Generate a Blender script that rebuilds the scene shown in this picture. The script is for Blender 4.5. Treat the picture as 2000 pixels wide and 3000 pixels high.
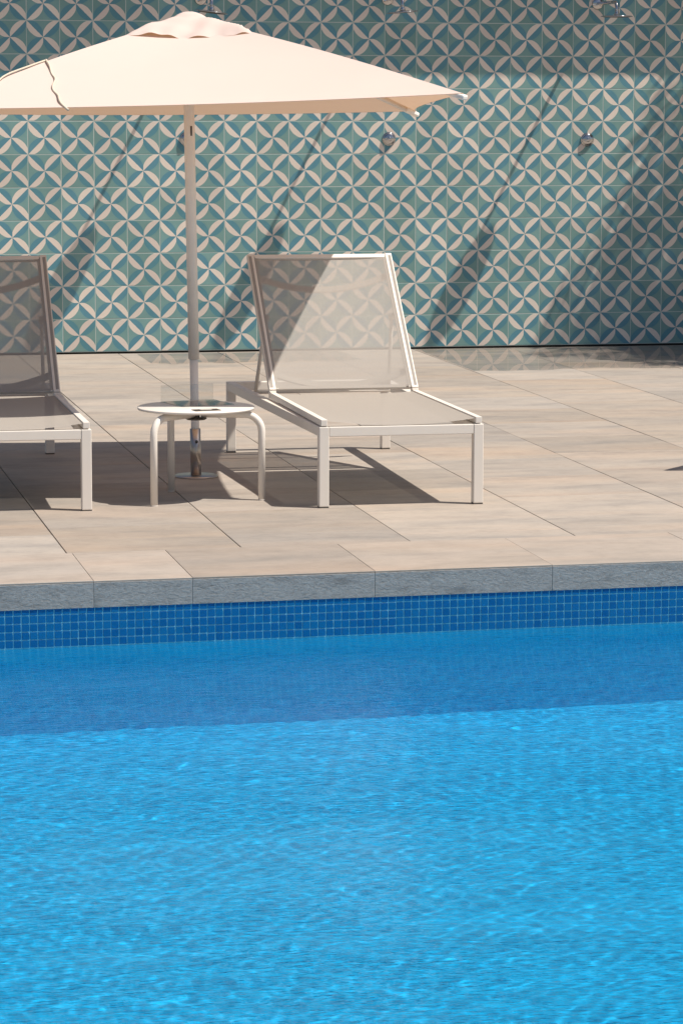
import bpy, bmesh, math, random
import numpy as np
from mathutils import Vector, Matrix
R = math.radians
rnd = random.Random(7)
sc = bpy.context.scene
for o in list(bpy.data.objects):
    bpy.data.objects.remove(o)
C = sc.collection

# ---------------------------------------------------------------- camera
cam_d = bpy.data.cameras.new('camera')
cam = bpy.data.objects.new('camera', cam_d); C.objects.link(cam); sc.camera = cam
cam_d.sensor_fit = 'HORIZONTAL'; cam_d.sensor_width = 24.0
cam_d.lens = 8815.78 / 2000 * 24.0
cam_d.clip_start = 0.05; cam_d.clip_end = 2000
PITCH, ROLL, YAW, CAMH = 0.137995, 0.001957, 0.203984, 1.57414
fwd = Vector((math.sin(YAW)*math.cos(PITCH), math.cos(YAW)*math.cos(PITCH), -math.sin(PITCH)))
rt = Vector((math.cos(YAW), -math.sin(YAW), 0)); up = rt.cross(fwd)
r2 = math.cos(ROLL)*rt + math.sin(ROLL)*up; u2 = -math.sin(ROLL)*rt + math.cos(ROLL)*up
m = Matrix((r2, u2, -fwd)).transposed().to_4x4(); m.translation = Vector((0, 0, CAMH))
cam.matrix_world = m

# ---------------------------------------------------------------- light
SUN = Vector((0.52, -0.248, 1.0)).normalized()
world = bpy.data.worlds.new('World'); sc.world = world; world.use_nodes = True
wn = world.node_tree.nodes; wl = world.node_tree.links
bg = wn['Background']
sky = wn.new('ShaderNodeTexSky'); sky.sky_type = 'NISHITA'; sky.sun_disc = False
sky.sun_elevation = math.asin(SUN.z); sky.sun_rotation = math.atan2(SUN.x, SUN.y)
sky.air_density = 1.0; sky.dust_density = 2.0; sky.ozone_density = 1.0
wl.new(sky.outputs[0], bg.inputs[0]); bg.inputs[1].default_value = 0.072
sun_d = bpy.data.lights.new('sun', 'SUN'); sun_d.energy = 5.0; sun_d.angle = R(0.6)
sun_d.color = (1.0, 0.92, 0.81)
sun = bpy.data.objects.new('sun', sun_d); C.objects.link(sun)
sun.location = SUN * 30
sun.rotation_euler = SUN.to_track_quat('Z', 'Y').to_euler()
sun_d.cycles.is_caustics_light = True

# ---------------------------------------------------------------- render look
vs = sc.view_settings
vs.view_transform = 'Standard'; vs.look = 'None'; vs.gamma = 1.0; vs.exposure = 0.22
vs.use_curve_mapping = False
sc.render.engine = 'CYCLES'
cy = sc.cycles
cy.use_denoising = True
cy.max_bounces = 8; cy.diffuse_bounces = 3; cy.glossy_bounces = 3; cy.transmission_bounces = 5
cy.transparent_max_bounces = 16
cy.caustics_refractive = True; cy.caustics_reflective = False
cy.sample_clamp_indirect = 4.0; cy.blur_glossy = 0.3

# ================================================================ helpers
def obj(name, me, mat=None, parent=None, smooth=False):
    if isinstance(me, bmesh.types.BMesh):
        b = me; me = bpy.data.meshes.new(name); b.normal_update(); b.to_mesh(me); b.free()
    if mat is not None:
        me.materials.clear(); me.materials.append(mat)
    if smooth:
        me.polygons.foreach_set('use_smooth', [True]*len(me.polygons))
    o = bpy.data.objects.new(name, me); C.objects.link(o)
    if parent: o.parent = parent
    return o

def empty(name, loc=(0, 0, 0), rz=0.0):
    o = bpy.data.objects.new(name, None); C.objects.link(o)
    o.empty_display_size = 0.2
    o.location = loc; o.rotation_euler = (0, 0, rz)
    return o

def tag(o, label=None, cat=None, group=None, kind=None):
    if label: o['label'] = label
    if cat: o['category'] = cat
    if group: o['group'] = group
    if kind: o['kind'] = kind
    return o

def add_box(bm, x0, x1, y0, y1, z0, z1, bev=0.0, seg=1, mtx=None):
    t = bmesh.new()
    v = [t.verts.new(p) for p in ((x0,y0,z0),(x1,y0,z0),(x1,y1,z0),(x0,y1,z0),(x0,y0,z1),(x1,y0,z1),(x1,y1,z1),(x0,y1,z1))]
    for f in ((0,3,2,1),(4,5,6,7),(0,1,5,4),(1,2,6,5),(2,3,7,6),(3,0,4,7)):
        t.faces.new([v[i] for i in f])
    join(bm, t, bev, seg, mtx)

def join(bm, t, bev=0.0, seg=1, mtx=None):
    if bev > 0:
        bmesh.ops.bevel(t, geom=list(t.edges), offset=bev, segments=seg, affect='EDGES', profile=0.5)
    if mtx is not None:
        bmesh.ops.transform(t, matrix=mtx, verts=t.verts)
    me = bpy.data.meshes.new('tmp'); t.to_mesh(me); t.free()
    bm.from_mesh(me); bpy.data.meshes.remove(me)

def add_bar(bm, a, b, w, h, bev=0.002, upv=(0, 0, 1)):
    """rectangular bar from a to b: w across, h along upv"""
    a = Vector(a); b = Vector(b); d = (b-a); L = d.length; d.normalize()
    u = Vector(upv); s = d.cross(u).normalized(); u = s.cross(d).normalized()
    M = Matrix((s, d, u)).transposed().to_4x4(); M.translation = a
    add_box(bm, -w/2, w/2, 0, L, -h/2, h/2, bev, 2, M)

def add_tube(bm, pts, r, n=12, cap=True):
    pts = [Vector(p) for p in pts]
    rr = r if isinstance(r, (list, tuple)) else [r]*len(pts)
    t0 = (pts[1]-pts[0]).normalized()
    ref = Vector((0, 0, 1)) if abs(t0.z) < 0.9 else Vector((1, 0, 0))
    s = t0.cross(ref).normalized(); rings = []
    for i, p in enumerate(pts):
        t = (pts[min(i+1, len(pts)-1)]-pts[max(i-1, 0)]).normalized()
        s = (s - t*s.dot(t)).normalized(); q = t.cross(s)
        rings.append([bm.verts.new(p + rr[i]*(math.cos(2*math.pi*k/n)*s + math.sin(2*math.pi*k/n)*q)) for k in range(n)])
    for a, b in zip(rings, rings[1:]):
        for k in range(n):
            f = bm.faces.new((a[k], a[(k+1) % n], b[(k+1) % n], b[k])); f.smooth = True
    if cap:
        bm.faces.new(list(reversed(rings[0]))); bm.faces.new(rings[-1])

def add_lathe(bm, prof, n=32, mtx=None, smooth=True):
    """prof: list of (r,z); closed at axis when r==0"""
    t = bmesh.new(); rings = []
    for r, z in prof:
        if r < 1e-6: rings.append([t.verts.new((0, 0, z))])
        else: rings.append([t.verts.new((r*math.cos(2*math.pi*k/n), r*math.sin(2*math.pi*k/n), z)) for k in range(n)])
    for a, b in zip(rings, rings[1:]):
        for k in range(n):
            k2 = (k+1) % n
            if len(a) == 1 and len(b) == 1: continue
            if len(a) == 1: f = t.faces.new((a[0], b[k2], b[k]))
            elif len(b) == 1: f = t.faces.new((a[k], a[k2], b[0]))
            else: f = t.faces.new((a[k], a[k2], b[k2], b[k]))
            f.smooth = smooth
    bmesh.ops.recalc_face_normals(t, faces=t.faces)
    join(bm, t, 0, 1, mtx)

def grid_mesh(name, P, nu, nv, uv=False):
    """P: list of nu*nv points (row major, v outer)"""
    faces = [(j*nu+i, j*nu+i+1, (j+1)*nu+i+1, (j+1)*nu+i) for j in range(nv-1) for i in range(nu-1)]
    me = bpy.data.meshes.new(name); me.from_pydata([tuple(p) for p in P], [], faces); me.update()
    return me

# ================================================================ materials
def mat(name):
    m = bpy.data.materials.new(name); m.use_nodes = True
    nt = m.node_tree; return m, nt, nt.nodes, nt.links, nt.nodes['Principled BSDF']

def N(nt, typ, **kw):
    n = nt.nodes.new(typ)
    for k, v in kw.items(): setattr(n, k, v)
    return n

def M2(nt, op, a, b=None, c=None):
    n = nt.nodes.new('ShaderNodeMath'); n.operation = op
    for i, x in enumerate((a, b, c)):
        if x is None: continue
        if isinstance(x, (int, float)): n.inputs[i].default_value = x
        else: nt.links.new(x, n.inputs[i])
    return n.outputs[0]

def mixc(nt, fac, a, b, typ='MIX'):
    n = nt.nodes.new('ShaderNodeMix'); n.data_type = 'RGBA'; n.blend_type = typ
    for i, x in ((0, fac), (6, a), (7, b)):
        if isinstance(x, (int, float)): n.inputs[i].default_value = x
        elif isinstance(x, tuple): n.inputs[i].default_value = (*x, 1) if len(x) == 3 else x
        else: nt.links.new(x, n.inputs[i])
    return n.outputs[2]

def noise(nt, vec, scale, detail=4, rough=0.55, dist=0.0):
    n = nt.nodes.new('ShaderNodeTexNoise'); n.inputs['Scale'].default_value = scale
    n.inputs['Detail'].default_value = detail; n.inputs['Roughness'].default_value = rough
    n.inputs['Distortion'].default_value = dist
    if vec is not None: nt.links.new(vec, n.inputs['Vector'])
    return n.outputs[0]

def mapping(nt, vec, scale=(1, 1, 1), rot=(0, 0, 0), loc=None):
    n = nt.nodes.new('ShaderNodeMapping'); nt.links.new(vec, n.inputs[0])
    n.inputs['Scale'].default_value = scale; n.inputs['Rotation'].default_value = rot
    if loc is not None:
        nt.links.new(loc, n.inputs['Location'])
    return n.outputs[0]

def ramp(nt, fac, stops):
    n = nt.nodes.new('ShaderNodeValToRGB'); cr = n.color_ramp
    while len(cr.elements) < len(stops): cr.elements.new(0.5)
    for e, (p, c) in zip(cr.elements, stops):
        e.position = p; e.color = (*c, 1) if isinstance(c, tuple) else (c, c, c, 1)
    nt.links.new(fac, n.inputs[0]); return n.outputs[0]

def bump(nt, height, strength, dist, bsdf):
    n = nt.nodes.new('ShaderNodeBump'); n.inputs['Strength'].default_value = strength
    n.inputs['Distance'].default_value = dist
    nt.links.new(height, n.inputs['Height']); nt.links.new(n.outputs[0], bsdf.inputs['Normal'])

def plain(name, col, rough=0.5, metal=0.0, nscale=30, namt=0.06, spec=0.5, bmp=0.0):
    m_, nt, nn, l, b = mat(name)
    tc = N(nt, 'ShaderNodeTexCoord')
    f = noise(nt, tc.outputs['Object'], nscale, 3)
    a = tuple(min(1, c*(1-namt)) for c in col); c2 = tuple(min(1, c*(1+namt)) for c in col)
    l.new(mixc(nt, f, a, c2), b.inputs['Base Color'])
    b.inputs['Roughness'].default_value = rough; b.inputs['Metallic'].default_value = metal
    b.inputs['Specular IOR Level'].default_value = spec
    if bmp: bump(nt, noise(nt, tc.outputs['Object'], 400, 2), bmp, 0.001, b)
    return m_

def wall_tile_mat():
    m_, nt, nn, l, b = mat('patterned_cement_tile')
    uv = N(nt, 'ShaderNodeUVMap')
    oi = N(nt, 'ShaderNodeObjectInfo')
    sep = N(nt, 'ShaderNodeSeparateXYZ'); l.new(uv.outputs[0], sep.inputs[0])
    geo = N(nt, 'ShaderNodeNewGeometry')
    wob = noise(nt, mapping(nt, geo.outputs['Position'], (1, 1, 1)), 60, 2)
    x = M2(nt, 'ADD', M2(nt, 'SUBTRACT', sep.outputs[0], 0.5), M2(nt, 'MULTIPLY', M2(nt, 'SUBTRACT', wob, 0.5), 0.012))
    y = M2(nt, 'ADD', M2(nt, 'SUBTRACT', sep.outputs[1], 0.5), M2(nt, 'MULTIPLY', M2(nt, 'SUBTRACT', wob, 0.5), 0.010))
    ax = M2(nt, 'ABSOLUTE', x); ay = M2(nt, 'ABSOLUTE', y)
    x2 = M2(nt, 'MULTIPLY', x, x); y2 = M2(nt, 'MULTIPLY', y, y)
    dx = M2(nt, 'SUBTRACT', ax, 0.5); dy = M2(nt, 'SUBTRACT', ay, 0.5)
    d1 = M2(nt, 'SQRT', M2(nt, 'ADD', M2(nt, 'MULTIPLY', dx, dx), y2))
    d2 = M2(nt, 'SQRT', M2(nt, 'ADD', M2(nt, 'MULTIPLY', dy, dy), x2))
    dm = M2(nt, 'MAXIMUM', d1, d2)
    def soft(v, e0, e1):
        n = nt.nodes.new('ShaderNodeMapRange'); l.new(v, n.inputs[0])
        n.inputs[1].default_value = e0; n.inputs[2].default_value = e1
        n.inputs[3].default_value = 0; n.inputs[4].default_value = 1; n.interpolation_type = 'SMOOTHSTEP'
        return n.outputs[0]
    lens = soft(dm, 0.528, 0.518)
    side = M2(nt, 'MULTIPLY', M2(nt, 'SUBTRACT', ay, ax), M2(nt, 'SIGN', M2(nt, 'MULTIPLY', x, y)))
    white = soft(side, -0.006, 0.006)
    outer = soft(dm, 0.60, 0.44)
    n1 = noise(nt, geo.outputs['Position'], 14, 5, 0.65)
    n2 = noise(nt, geo.outputs['Position'], 160, 3, 0.6)
    n3 = noise(nt, geo.outputs['Position'], 3.1, 3, 0.5)
    bgc = mixc(nt, n1, (0.152, 0.288, 0.280), (0.212, 0.368, 0.350))
    bgc = mixc(nt, M2(nt, 'MULTIPLY', outer, 0.55), bgc, (0.095, 0.265, 0.300))
    blue = mixc(nt, n1, (0.072, 0.218, 0.278), (0.116, 0.295, 0.362))
    wht = mixc(nt, n2, (0.66, 0.575, 0.505), (0.79, 0.69, 0.61))
    pet = mixc(nt, white, blue, wht)
    col = mixc(nt, lens, bgc, pet)
    # every tile pressed from a slightly different batch of pigment
    val = M2(nt, 'ADD', M2(nt, 'MULTIPLY', oi.outputs['Random'], 0.20), 0.90)
    streak = noise(nt, mapping(nt, geo.outputs['Position'], (5.0, 1.0, 0.45)), 1.0, 4, 0.6)
    val = M2(nt, 'MULTIPLY', val, M2(nt, 'ADD', M2(nt, 'MULTIPLY', M2(nt, 'ADD', n3, streak), 0.13), 0.87))
    hs = N(nt, 'ShaderNodeHueSaturation'); l.new(col, hs.inputs['Color']); l.new(val, hs.inputs['Value'])
    l.new(M2(nt, 'ADD', M2(nt, 'MULTIPLY', oi.outputs['Random'], 0.012), 0.494), hs.inputs['Hue'])
    l.new(hs.outputs[0], b.inputs['Base Color'])
    l.new(M2(nt, 'ADD', M2(nt, 'MULTIPLY', n1, 0.2), 0.45), b.inputs['Roughness'])
    bump(nt, n1, 0.10, 0.003, b)
    return m_

def slab_mat(name, c_lo, c_mid, c_hi, axis_rot=0.0, strength=1.0):
    """porcelain stone with long veins running across the slab"""
    m_, nt, nn, l, b = mat(name)
    tc = N(nt, 'ShaderNodeTexCoord'); oi = N(nt, 'ShaderNodeObjectInfo')
    cx = N(nt, 'ShaderNodeCombineXYZ')
    l.new(M2(nt, 'MULTIPLY', oi.outputs['Random'], 37.0), cx.inputs[0])
    l.new(M2(nt, 'MULTIPLY', oi.outputs['Random'], 91.0), cx.inputs[1])
    v1 = mapping(nt, tc.outputs['Object'], (2.4, 7.0, 7.0), (0, 0, axis_rot), cx.outputs[0])
    v2 = mapping(nt, tc.outputs['Object'], (26.0, 90.0, 90.0), (0, 0, axis_rot*0.7), cx.outputs[0])
    v3 = mapping(nt, tc.outputs['Object'], (0.5, 3.2, 3.2), (0, 0, axis_rot), cx.outputs[0])
    a = noise(nt, v1, 1.0, 6, 0.62, 0.35); f = noise(nt, v2, 1.0, 4, 0.6, 0.2); c = noise(nt, v3, 1.0, 3, 0.5)
    base = ramp(nt, a, [(0.30, c_lo), (0.47, c_mid), (0.62, c_hi), (0.80, c_mid)])
    tint = ramp(nt, c, [(0.36, (0.93, 0.95, 0.97)), (0.50, (1, 1, 1)), (0.66, (1.035, 0.985, 0.95))])
    base = mixc(nt, 1.0, base, tint, 'MULTIPLY')
    fine = ramp(nt, f, [(0.28, 0.80), (0.50, 1.0), (0.75, 1.06)])
    base = mixc(nt, 0.6*strength, base, fine, 'MULTIPLY')
    sp_ = ramp(nt, noise(nt, mapping(nt, tc.outputs['Object'], (1, 1, 1), (0, 0, 0), cx.outputs[0]), 7.0, 6, 0.7), [(0.30, 0.88), (0.5, 1.0), (0.72, 1.06)])
    base = mixc(nt, 0.8, base, sp_, 'MULTIPLY')
    hs = N(nt, 'ShaderNodeHueSaturation'); l.new(base, hs.inputs['Color'])
    r2_ = M2(nt, 'FRACT', M2(nt, 'MULTIPLY', oi.outputs['Random'], 7.77))
    l.new(M2(nt, 'ADD', M2(nt, 'MULTIPLY', r2_, 0.22), 0.89), hs.inputs['Value'])
    l.new(M2(nt, 'ADD', M2(nt, 'MULTIPLY', oi.outputs['Random'], 0.30), 0.88), hs.inputs['Saturation'])
    l.new(hs.outputs[0], b.inputs['Base Color'])
    b.inputs['Roughness'].default_value = 0.72; b.inputs['Specular IOR Level'].default_value = 0.3
    bump(nt, f, 0.25, 0.0015, b)
    return m_

def fascia_mat():
    m_, nt, nn, l, b = mat('grey_slate_fascia')
    tc = N(nt, 'ShaderNodeTexCoord'); oi = N(nt, 'ShaderNodeObjectInfo')
    cx = N(nt, 'ShaderNodeCombineXYZ'); l.new(M2(nt, 'MULTIPLY', oi.outputs['Random'], 53.0), cx.inputs[0])
    ang = R(32)
    v1 = mapping(nt, tc.outputs['Object'], (55, 55, 150), (0, ang, 0), cx.outputs[0])
    v2 = mapping(nt, tc.outputs['Object'], (9, 9, 34), (0, ang*1.2, 0), cx.outputs[0])
    a = noise(nt, v1, 1.0, 6, 0.7, 0.8); c = noise(nt, v2, 1.0, 4, 0.6)
    col = ramp(nt, a, [(0.30, (0.185, 0.172, 0.162)), (0.5, (0.320, 0.297, 0.280)), (0.72, (0.455, 0.425, 0.400))])
    vein = ramp(nt, c, [(0.30, 0.62), (0.48, 1.0), (0.60, 1.05), (0.78, 1.35)])
    col = mixc(nt, 0.8, col, vein, 'MULTIPLY')
    col = mixc(nt, M2(nt, 'MULTIPLY', c, 0.35), col, (0.33, 0.30, 0.27))
    l.new(col, b.inputs['Base Color']); b.inputs['Roughness'].default_value = 0.75
    bump(nt, a, 0.45, 0.004, b)
    return m_

def mosaic_mat(per_object=True, MOS=None, nm='', gr=None):
    MOS = MOS or globals()['MOS']
    m_, nt, nn, l, b = mat(('blue_glass_mosaic' if per_object else 'blue_glass_mosaic_grid')+nm)
    tc = N(nt, 'ShaderNodeTexCoord')
    if per_object:
        oi = N(nt, 'ShaderNodeObjectInfo'); rv = oi.outputs['Random']
        grout = None
    else:
        pitch = 0.0267
        sp = N(nt, 'ShaderNodeSeparateXYZ'); l.new(tc.outputs['Object'], sp.inputs[0])
        geo = N(nt, 'ShaderNodeNewGeometry')
        # axis pair chosen by the face normal: floor uses x,y - walls use x,z or y,z
        vt = N(nt, 'ShaderNodeVectorTransform'); vt.vector_type = 'NORMAL'; vt.convert_from = 'WORLD'; vt.convert_to = 'OBJECT'
        l.new(geo.outputs['True Normal'], vt.inputs[0])
        sn = N(nt, 'ShaderNodeSeparateXYZ'); l.new(vt.outputs[0], sn.inputs[0])
        isx = M2(nt, 'GREATER_THAN', M2(nt, 'ABSOLUTE', sn.outputs[0]), 0.5)
        isz = M2(nt, 'GREATER_THAN', M2(nt, 'ABSOLUTE', sn.outputs[2]), 0.5)
        u = M2(nt, 'ADD', M2(nt, 'MULTIPLY', sp.outputs[0], M2(nt, 'SUBTRACT', 1, isx)), M2(nt, 'MULTIPLY', sp.outputs[1], isx))
        w = M2(nt, 'ADD', M2(nt, 'MULTIPLY', sp.outputs[2], M2(nt, 'SUBTRACT', 1, isz)), M2(nt, 'MULTIPLY', sp.outputs[1], isz))
        u = M2(nt, 'DIVIDE', u, pitch); w = M2(nt, 'DIVIDE', w, pitch)
        cv = N(nt, 'ShaderNodeCombineXYZ')
        l.new(M2(nt, 'FLOOR', u), cv.inputs[0]); l.new(M2(nt, 'FLOOR', w), cv.inputs[1])
        wn_ = N(nt, 'ShaderNodeTexWhiteNoise'); wn_.noise_dimensions = '2D'; l.new(cv.outputs[0], wn_.inputs['Vector'])
        rv = wn_.outputs[0]
        fu = M2(nt, 'ABSOLUTE', M2(nt, 'SUBTRACT', M2(nt, 'FRACT', u), 0.5)); fw = M2(nt, 'ABSOLUTE', M2(nt, 'SUBTRACT', M2(nt, 'FRACT', w), 0.5))
        grout = M2(nt, 'GREATER_THAN', M2(nt, 'MAXIMUM', fu, fw), 0.455)
    col = ramp(nt, rv, [(0.0, MOS[0]), (0.35, MOS[1]), (0.7, MOS[2]), (1.0, MOS[3])])
    n1 = noise(nt, tc.outputs['Object'], 120, 3)
    col = mixc(nt, M2(nt, 'MULTIPLY', n1, 0.25), col, (0.01, 0.16, 0.30))
    if grout is not None:
        col = mixc(nt, grout, col, gr or GROUT_BLUE)
        b.inputs['Roughness'].default_value = 0.2
    else:
        b.inputs['Roughness'].default_value = 0.16
    l.new(col, b.inputs['Base Color'])
    return m_

MOS = [(0.001, 0.088, 0.290), (0.002, 0.108, 0.330), (0.003, 0.128, 0.345), (0.002, 0.096, 0.310)]
GROUT_BLUE = (0.33, 0.70, 0.80)

def fabric_mat(name, col, alpha):
    m_, nt, nn, l, b = mat(name)
    tc = N(nt, 'ShaderNodeTexCoord')
    f = noise(nt, mapping(nt, tc.outputs['Object'], (400, 60, 60)), 1.0, 2)
    c = mixc(nt, f, tuple(x*0.95 for x in col), tuple(min(1, x*1.05) for x in col))
    dif = N(nt, 'ShaderNodeBsdfDiffuse'); l.new(c, dif.inputs[0])
    tr = N(nt, 'ShaderNodeBsdfTranslucent'); l.new(c, tr.inputs[0])
    mx = N(nt, 'ShaderNodeMixShader'); mx.inputs[0].default_value = 0.22
    l.new(dif.outputs[0], mx.inputs[1]); l.new(tr.outputs[0], mx.inputs[2])
    tp = N(nt, 'ShaderNodeBsdfTransparent')
    m2 = N(nt, 'ShaderNodeMixShader'); m2.inputs[0].default_value = alpha
    l.new(tp.outputs[0], m2.inputs[1]); l.new(mx.outputs[0], m2.inputs[2])
    l.new(m2.outputs[0], nn['Material Output'].inputs[0])
    return m_

def canvas_mat():
    m_, nt, nn, l, b = mat('cream_canvas')
    tc = N(nt, 'ShaderNodeTexCoord')
    f = noise(nt, tc.outputs['Object'], 3.0, 4); w = noise(nt, mapping(nt, tc.outputs['Object'], (600, 600, 600)), 1.0, 1)
    c = mixc(nt, f, (0.715, 0.605, 0.56), (0.755, 0.64, 0.595))
    dif = N(nt, 'ShaderNodeBsdfDiffuse'); l.new(c, dif.inputs[0])
    tr = N(nt, 'ShaderNodeBsdfTranslucent'); l.new(mixc(nt, 0.0, (0.80, 0.50, 0.27), (0.8, 0.5, 0.25)), tr.inputs[0])
    bn = N(nt, 'ShaderNodeBump'); bn.inputs['Strength'].default_value = 0.08; bn.inputs['Distance'].default_value = 0.02
    l.new(noise(nt, tc.outputs['Object'], 5.0, 3), bn.inputs['Height'])
    l.new(bn.outputs[0], dif.inputs['Normal'])
    mx = N(nt, 'ShaderNodeMixShader'); mx.inputs[0].default_value = 0.22
    l.new(dif.outputs[0], mx.inputs[1]); l.new(tr.outputs[0], mx.inputs[2])
    l.new(mx.outputs[0], nn['Material Output'].inputs[0])
    return m_

def water_mat():
    m_, nt, nn, l, b = mat('pool_water')
    tc = N(nt, 'ShaderNodeTexCoord')
    w1 = noise(nt, mapping(nt, tc.outputs['Object'], (7.0, 22.0, 1), (0, 0, R(5))), 1.0, 3, 0.6, 0.3)
    w2 = noise(nt, mapping(nt, tc.outputs['Object'], (26.0, 70.0, 1), (0, 0, R(-4))), 1.0, 2, 0.6, 0.2)
    big = ramp(nt, noise(nt, mapping(nt, tc.outputs['Object'], (0.7, 1.1, 1)), 1.0, 3, 0.6, 0.6), [(0.32, 0.35), (0.68, 1.25)])
    h = M2(nt, 'MULTIPLY', big, M2(nt, 'ADD', M2(nt, 'MULTIPLY', w1, 0.0034), M2(nt, 'MULTIPLY', w2, 0.0058)))
    bn = N(nt, 'ShaderNodeBump'); bn.inputs['Strength'].default_value = 1.0; bn.inputs['Distance'].default_value = 1.0
    l.new(h, bn.inputs['Height'])
    rf = N(nt, 'ShaderNodeBsdfRefraction'); rf.inputs['IOR'].default_value = 1.33; rf.inputs['Roughness'].default_value = 0.0
    rf.inputs['Color'].default_value = (0.84, 0.975, 1.0, 1)
    gl = N(nt, 'ShaderNodeBsdfGlossy'); gl.inputs['Roughness'].default_value = 0.04; l.new(bn.outputs[0], gl.inputs['Normal'])
    fr = N(nt, 'ShaderNodeFresnel'); fr.inputs[0].default_value = 1.33; l.new(bn.outputs[0], fr.inputs['Normal'])
    mx = N(nt, 'ShaderNodeMixShader'); l.new(fr.outputs[0], mx.inputs[0])
    l.new(rf.outputs[0], mx.inputs[1]); l.new(gl.outputs[0], mx.inputs[2])
    l.new(mx.outputs[0], nn['Material Output'].inputs[0])
    return m_

def film_mat(name='wet_film', patch=(0.28, 0.75)):
    m_, nt, nn, l, b = mat(name)
    tp = N(nt, 'ShaderNodeBsdfTransparent'); gl = N(nt, 'ShaderNodeBsdfGlossy'); gl.inputs['Roughness'].default_value = 0.02
    tp.inputs[0].default_value = (0.90, 0.90, 0.90, 1)
    fr = N(nt, 'ShaderNodeFresnel'); fr.inputs[0].default_value = 1.33
    geo = N(nt, 'ShaderNodeNewGeometry')
    pt_ = ramp(nt, noise(nt, mapping(nt, geo.outputs['Position'], (1.2, 3.5, 1)), 1.0, 4), [(0.30, patch[0]), (0.62, patch[1])])
    mx = N(nt, 'ShaderNodeMixShader'); l.new(M2(nt, 'MULTIPLY', fr.outputs[0], pt_), mx.inputs[0])
    l.new(tp.outputs[0], mx.inputs[1]); l.new(gl.outputs[0], mx.inputs[2])
    l.new(mx.outputs[0], nn['Material Output'].inputs[0])
    return m_

def acrylic_mat():
    m_ = film_mat('clear_acrylic', (0.5, 0.6)); m_.node_tree.nodes['Fresnel'].inputs[0].default_value = 1.49
    for n in m_.node_tree.nodes:
        if n.type == 'BSDF_TRANSPARENT': n.inputs[0].default_value = (0.93, 0.94, 0.94, 1)
    return m_

def leaf_mat():
    m_, nt, nn, l, b = mat('palm_leaf')
    tc = N(nt, 'ShaderNodeTexCoord')
    f = noise(nt, tc.outputs['Object'], 4, 3)
    l.new(mixc(nt, f, (0.04, 0.09, 0.02), (0.09, 0.15, 0.04)), b.inputs['Base Color'])
    b.inputs['Roughness'].default_value = 0.45
    return m_

def trunk_mat():
    m_, nt, nn, l, b = mat('palm_trunk')
    tc = N(nt, 'ShaderNodeTexCoord')
    f = noise(nt, mapping(nt, tc.outputs['Object'], (6, 6, 30)), 1.0, 5)
    l.new(mixc(nt, f, (0.10, 0.07, 0.05), (0.26, 0.20, 0.14)), b.inputs['Base Color'])
    b.inputs['Roughness'].default_value = 0.9; bump(nt, f, 0.8, 0.02, b)
    return m_

MT = dict(
    tile=wall_tile_mat(),
    slab=slab_mat('beige_vein_porcelain', (0.276, 0.249, 0.224), (0.342, 0.301, 0.264), (0.374, 0.326, 0.281)),
    coping=slab_mat('beige_coping_porcelain', (0.295, 0.260, 0.230), (0.342, 0.298, 0.260), (0.372, 0.322, 0.281), R(6), 0.8),
    fascia=fascia_mat(),
    mosaic=mosaic_mat(True), mosaic_grid=mosaic_mat(False),
    mosaic_floor=mosaic_mat(False, [(0.006, 0.49, 0.94), (0.008, 0.51, 0.96), (0.010, 0.53, 0.97), (0.006, 0.50, 0.95)], '_light', (0.010, 0.52, 0.96)),  # floor copy lightened to make up for sunlight lost through the water
    mosaic_under=mosaic_mat(False, [(0.003, 0.45, 0.90), (0.003, 0.48, 0.93), (0.004, 0.51, 0.95), (0.003, 0.46, 0.91)], '_under', (0.04, 0.54, 0.94)),  # same wall mosaic, lightened in colour for light scattered under water
    grout=plain('pale_grout', (0.47, 0.54, 0.51), 0.9, nscale=60, namt=0.12),
    pool_grout=plain('pool_grout', GROUT_BLUE, 0.8, nscale=80, namt=0.15),
    joint=plain('dark_joint_mortar', (0.25, 0.215, 0.18), 0.95, nscale=80, namt=0.2),
    render=plain('cream_render', (0.62, 0.57, 0.50), 0.85, nscale=8, namt=0.05, bmp=0.2),
    gap=plain('black_joint_sealant', (0.022, 0.02, 0.018), 0.8),  # near-black colour stands in for the dark open recess below the tiles
    frame=plain('cream_powder_coat', (0.78, 0.73, 0.67), 0.42, nscale=12, namt=0.03, bmp=0.04),
    white=plain('white_powder_coat', (0.80, 0.75, 0.69), 0.35, nscale=12, namt=0.03),
    foot=plain('dark_rubber_foot', (0.09, 0.08, 0.07), 0.8),
    alu=plain('satin_aluminium', (0.92, 0.86, 0.78), 0.5, metal=0.0, nscale=25, namt=0.06),
    steel=plain('polished_steel', (0.52, 0.47, 0.43), 0.30, metal=1.0, nscale=20, namt=0.05),
    chrome=plain('chrome', (0.50, 0.49, 0.49), 0.06, metal=1.0, nscale=20, namt=0.02),
    fabric=fabric_mat('taupe_sling_mesh', (0.43, 0.405, 0.38), 0.74), seat_fabric=fabric_mat('dense_taupe_sling', (0.415, 0.385, 0.352), 0.94),
    canvas=canvas_mat(),
    cord=plain('cream_cord', (0.66, 0.57, 0.46), 0.9, nscale=150, namt=0.1),
    water=water_mat(), film=film_mat(), acrylic=acrylic_mat(),
    plaque=plain('dark_plaque', (0.07, 0.062, 0.055), 0.95, spec=0.05),
    plaque_light=plain('plaque_print', (0.55, 0.52, 0.48), 0.5),
    leaf=leaf_mat(), trunk=trunk_mat(),
    earth=plain('pale_gravel_ground', (0.36, 0.31, 0.25), 0.95, nscale=3, namt=0.15, bmp=0.3),
)

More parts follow.
